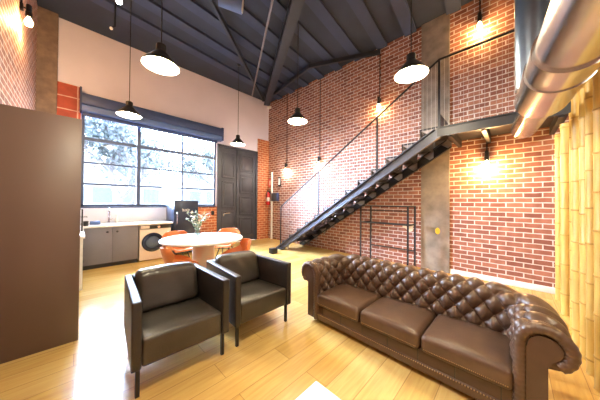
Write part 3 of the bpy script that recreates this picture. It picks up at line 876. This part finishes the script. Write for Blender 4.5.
wall_lamp(XL, 4.62, 3.74, 'glowing socket lamp on the left brick wall above the tall cabinet', 40, nx=1)

# ------------------------------------------------------------------ ceiling spots
def spotlight(name, loc, label, aim, size, m, glow):
    t = thing(name, label, 'spotlight', loc)
    d = Vector(aim).normalized(); L = size*1.6
    obj('canopy', lathe(BM(), [(.05, ZC-loc[2]), (.05, ZC-loc[2]-.03)], 18), 'black', t)
    obj('stem', tube(BM(), [(0, 0, ZC-loc[2]-.02), (0, 0, 0)], .012, 8), 'black', t)
    h = BM(); tube(h, [-d*L*.5, d*L*.45, d*L*.5], [size*.42, size*.5, size*.5], 24); obj('head', h, m, t)
    obj('lens', tube(BM(), [d*L*.5, d*(L*.5+.008)], size*.43, 20), glow, t)
    return t
spotlight('track_spotlight', (.453, 4.68, 4.62), 'black ceiling spotlight with bright white lens near the window wall', (-.1, -.75, -.65), .1, 'black', 'bulb_cool')
sb = thing('camera_bracket', 'small black bracket with a white tip hanging from the ceiling beside the white spotlight', 'bracket', (.42, 4.84, 4.2))
obj('drop_rod', tube(BM(), [(0, 0, ZC-4.2), (0, 0, .06), (-.04, -.02, .0)], .014, 8), 'black', sb)
obj('tip', sphere(BM(), (-.05, -.03, -.02), .025, 12, 8), 'white_lam', sb)
spotlight('ceiling_floodlight', (1.72, 3.3, 4.55), 'grey cylindrical ceiling spotlight with white front at top edge', (.8, -.5, -.1), .23, 'navy_light', 'white_lam')
sd = thing('motion_sensor', 'small white sensor in the top corner between plaster and brick', 'sensor', (4.77, 6.28, 4.7))
obj('sensor_body', soft_box(BM(), -.05, .1, -.05, .02, -.04, .05, .02, mid=3), 'white_lam', sd)
obj('mounting_arm', box(BM(), .02, .1, .0, .12, -.01, .02), 'white_lam', sd, False)

# ------------------------------------------------------------------ things on the far right wall
ex = thing('fire_extinguisher', 'red fire extinguisher hung on the brick by the far corner', 'extinguisher', (XW-.09, 6.27, 1.2))
obj('cylinder', lathe(BM(), [(.06, 0), (.075, .015), (.075, .36), (.06, .41), (.025, .44), (.022, .46)], 22), 'red_ext', ex)
obj('valve', box(BM(), -.03, .03, -.02, .02, .46, .50, .005), 'black', ex)
obj('lever', bar(BM(), (0, .0, .5), (-.08, -.03, .53), .02, .01), 'black', ex, False)
obj('hose', tube(BM(), [(-.02, -.02, .48), (-.09, -.04, .44), (-.1, -.05, .3), (-.085, -.05, .12)], .011, 8), 'black', ex)
obj('label_band', lathe(BM(), [(.0756, .12), (.0762, .13), (.0762, .25), (.0756, .26)], 22), 'sign_white', ex)
obj('wall_hook', box(BM(), .02, .09, -.03, .03, .40, .47), 'black', ex, False)
sg = thing('extinguisher_sign', 'red and white fire sign above the extinguisher', 'sign', (XW, 6.27, 2.0))
obj('sign_plate', box(BM(), -.006, 0, -.1, .1, -.14, .14), 'sign_red', sg, False)
ic = BM(); box(ic, -.009, -.006, -.02, .04, -.1, .04); box(ic, -.009, -.006, -.01, .02, .04, .075); box(ic, -.009, -.006, -.06, -.02, .05, .065); box(ic, -.009, -.006, -.07, -.055, -.04, .065)
obj('sign_symbol', ic, 'sign_white', sg, False)
eb = thing('electrical_box', 'dark grey electrical box on the wall beside the extinguisher', 'box', (XW, 5.93, 1.33))
obj('housing', box(BM(), -.1, 0, -.16, .16, 0, .28, .01), 'navy', eb); obj('cover', box(BM(), -.11, -.1, -.145, .145, .015, .265, .006), 'door', eb)
fs = thing('framed_notice', 'small black-framed notice on the brick above the electrical box', 'notice', (XW, 5.75, 2.0))
obj('frame', box(BM(), -.02, 0, -.08, .08, -.16, .16, .004), 'black', fs); obj('sheet', box(BM(), -.023, -.02, -.045, .045, -.11, .11), 'sign_white', fs, False)
tag(obj('light_switch', box(BM(), 2.78, 2.87, YB-.037, YB-.026, .9, 1.02, .006), 'black'), 'black switch plate on orange brick beside the door', 'switch')

# ------------------------------------------------------------------ outside
struct('ground', box(BM(), -14, 20, YB+.3, 40, -.35, -.15), 'pave', label='pale pavement outside the window', cat='ground', smooth=False)
def tree(x, y, h, seed, label, cr=1.9):
    rnd = random.Random(seed)
    t = thing('street_tree', label, 'tree', (x, y, -.15), 0, 'street trees outside the window')
    b = BM(); tips = []
    def grow(p, d, L, r, lv):
        pts = [p]; q = p
        for k in range(3):
            d = (d+Vector((rnd.uniform(-.2, .2), rnd.uniform(-.2, .2), rnd.uniform(-.05, .12)))).normalized(); q = q+d*L/3; pts.append(q)
        tube(b, pts, [r, r*.88, r*.76, r*.62], 6)
        if lv >= 2: tips.extend(pts[1:])
        if lv < 4:
            for k in range(3 if lv else 4):
                a = rnd.uniform(0, 2*PI); nd = (d+Vector((math.cos(a), math.sin(a), rnd.uniform(-.1, .5)))*.75).normalized()
                grow(q, nd, L*rnd.uniform(.62, .8), r*.58, lv+1)
    grow(Vector((0, 0, 0)), Vector((0, 0, 1)), h*.34, .13, 0)
    obj('trunk', b, 'bark', t)
    lb = BM()
    for p in tips:
        for k in range(9):
            c = p+Vector([rnd.gauss(0, .22) for _ in range(3)]); d = Vector([rnd.uniform(-1, 1) for _ in range(3)]).normalized()
            w = d.orthogonal().normalized()*.05; e = d*.15
            vs_ = [lb.verts.new(v) for v in (c, c+e*.5+w, c+e, c+e*.5-w)]; lb.faces.new(vs_)
    obj('foliage', lb, 'leaf_out', t, False)
tree(.9, 9.3, 4.6, 2, 'street tree seen through the left half of the window')
tree(5.9, 12.2, 5.0, 5, 'forked street tree seen through the right half of the window')
tree(2.4, 17.5, 5.6, 9, 'street tree farthest from the window, seen between the two nearer ones')
tree(9.2, 18.0, 5.4, 14, 'street tree seen through the rightmost panes of the window')
def house(x0, x1, y, h, label, nw):
    t = thing('house', label, 'building', ((x0+x1)/2, y, -.15)); w = (x1-x0)/2
    obj('wall', box(BM(), -w, w, 0, 5, 0, h), 'house', t, False)
    for k in range(nw):
        for z in (1.3, 3.9, 6.3):
            if z+1.2 > h: continue
            cx = -w+(k+.5)*2*w/nw
            obj('window', box(BM(), cx-.55, cx+.55, -.04, .02, z, z+1.15), 'house_win', t, False)
    obj('parapet', box(BM(), -w-.1, w+.1, -.12, 5, h, h+.25), 'house', t, False)
house(-4, 5.2, 22, 4.6, 'long pale building across the street at left', 6)
house(7.5, 18, 23, 4.2, 'lower pale building across the street at right', 6)

# ------------------------------------------------------------------ light
w = bpy.data.worlds.new('sky'); S.world = w; w.use_nodes = True
bg = w.node_tree.nodes['Background']; bg.inputs[0].default_value = (.60, .76, 1, 1); bg.inputs[1].default_value = 10.0
sl = bpy.data.lights.new('hazy_sun', 'SUN'); sl.energy = SUN; sl.angle = math.radians(70); sl.color = (.56, .72, 1)
so_ = bpy.data.objects.new('hazy_sun', sl); COL.objects.link(so_); so_.location = (4, 14, 9)
so_.rotation_euler = Vector((.4, -1, -.42)).to_track_quat('-Z', 'Y').to_euler()
al = bpy.data.lights.new('window_portal', 'AREA'); al.shape = 'RECTANGLE'; al.size = WX1-WX0; al.size_y = WZ1-WZ0
try: al.cycles.is_portal = True
except Exception: pass
ao = bpy.data.objects.new('window_portal', al); COL.objects.link(ao)
ao.location = ((WX0+WX1)/2, YB+.16, (WZ0+WZ1)/2); ao.rotation_euler = (-PI/2, 0, 0)

# ------------------------------------------------------------------ camera
f_px, yaw, pitch, roll = 218.7, .79633, .009935, .00825
F = Vector((math.sin(yaw)*math.cos(pitch), math.cos(yaw)*math.cos(pitch), math.sin(pitch)))
r = Vector((math.cos(yaw), -math.sin(yaw), 0)); u = r.cross(F)
R2 = r*math.cos(roll)+u*math.sin(roll); U2 = -r*math.sin(roll)+u*math.cos(roll)
cd = bpy.data.cameras.new('camera'); cd.sensor_width = 36; cd.lens = f_px/600*36; cd.clip_start = .05; cd.clip_end = 200
co = bpy.data.objects.new('camera', cd); COL.objects.link(co)
co.matrix_world = Matrix(((R2.x, U2.x, -F.x, 0), (R2.y, U2.y, -F.y, 0), (R2.z, U2.z, -F.z, 1.3), (0, 0, 0, 1)))
S.camera = co
S.view_settings.view_transform = 'Standard'; S.view_settings.look = 'None'; S.view_settings.exposure = 1.05; S.view_settings.gamma = 1
S.view_settings.use_curve_mapping = False
S.cycles.max_bounces = 8; S.cycles.diffuse_bounces = 5; S.cycles.sample_clamp_indirect = 6; S.cycles.use_denoising = True
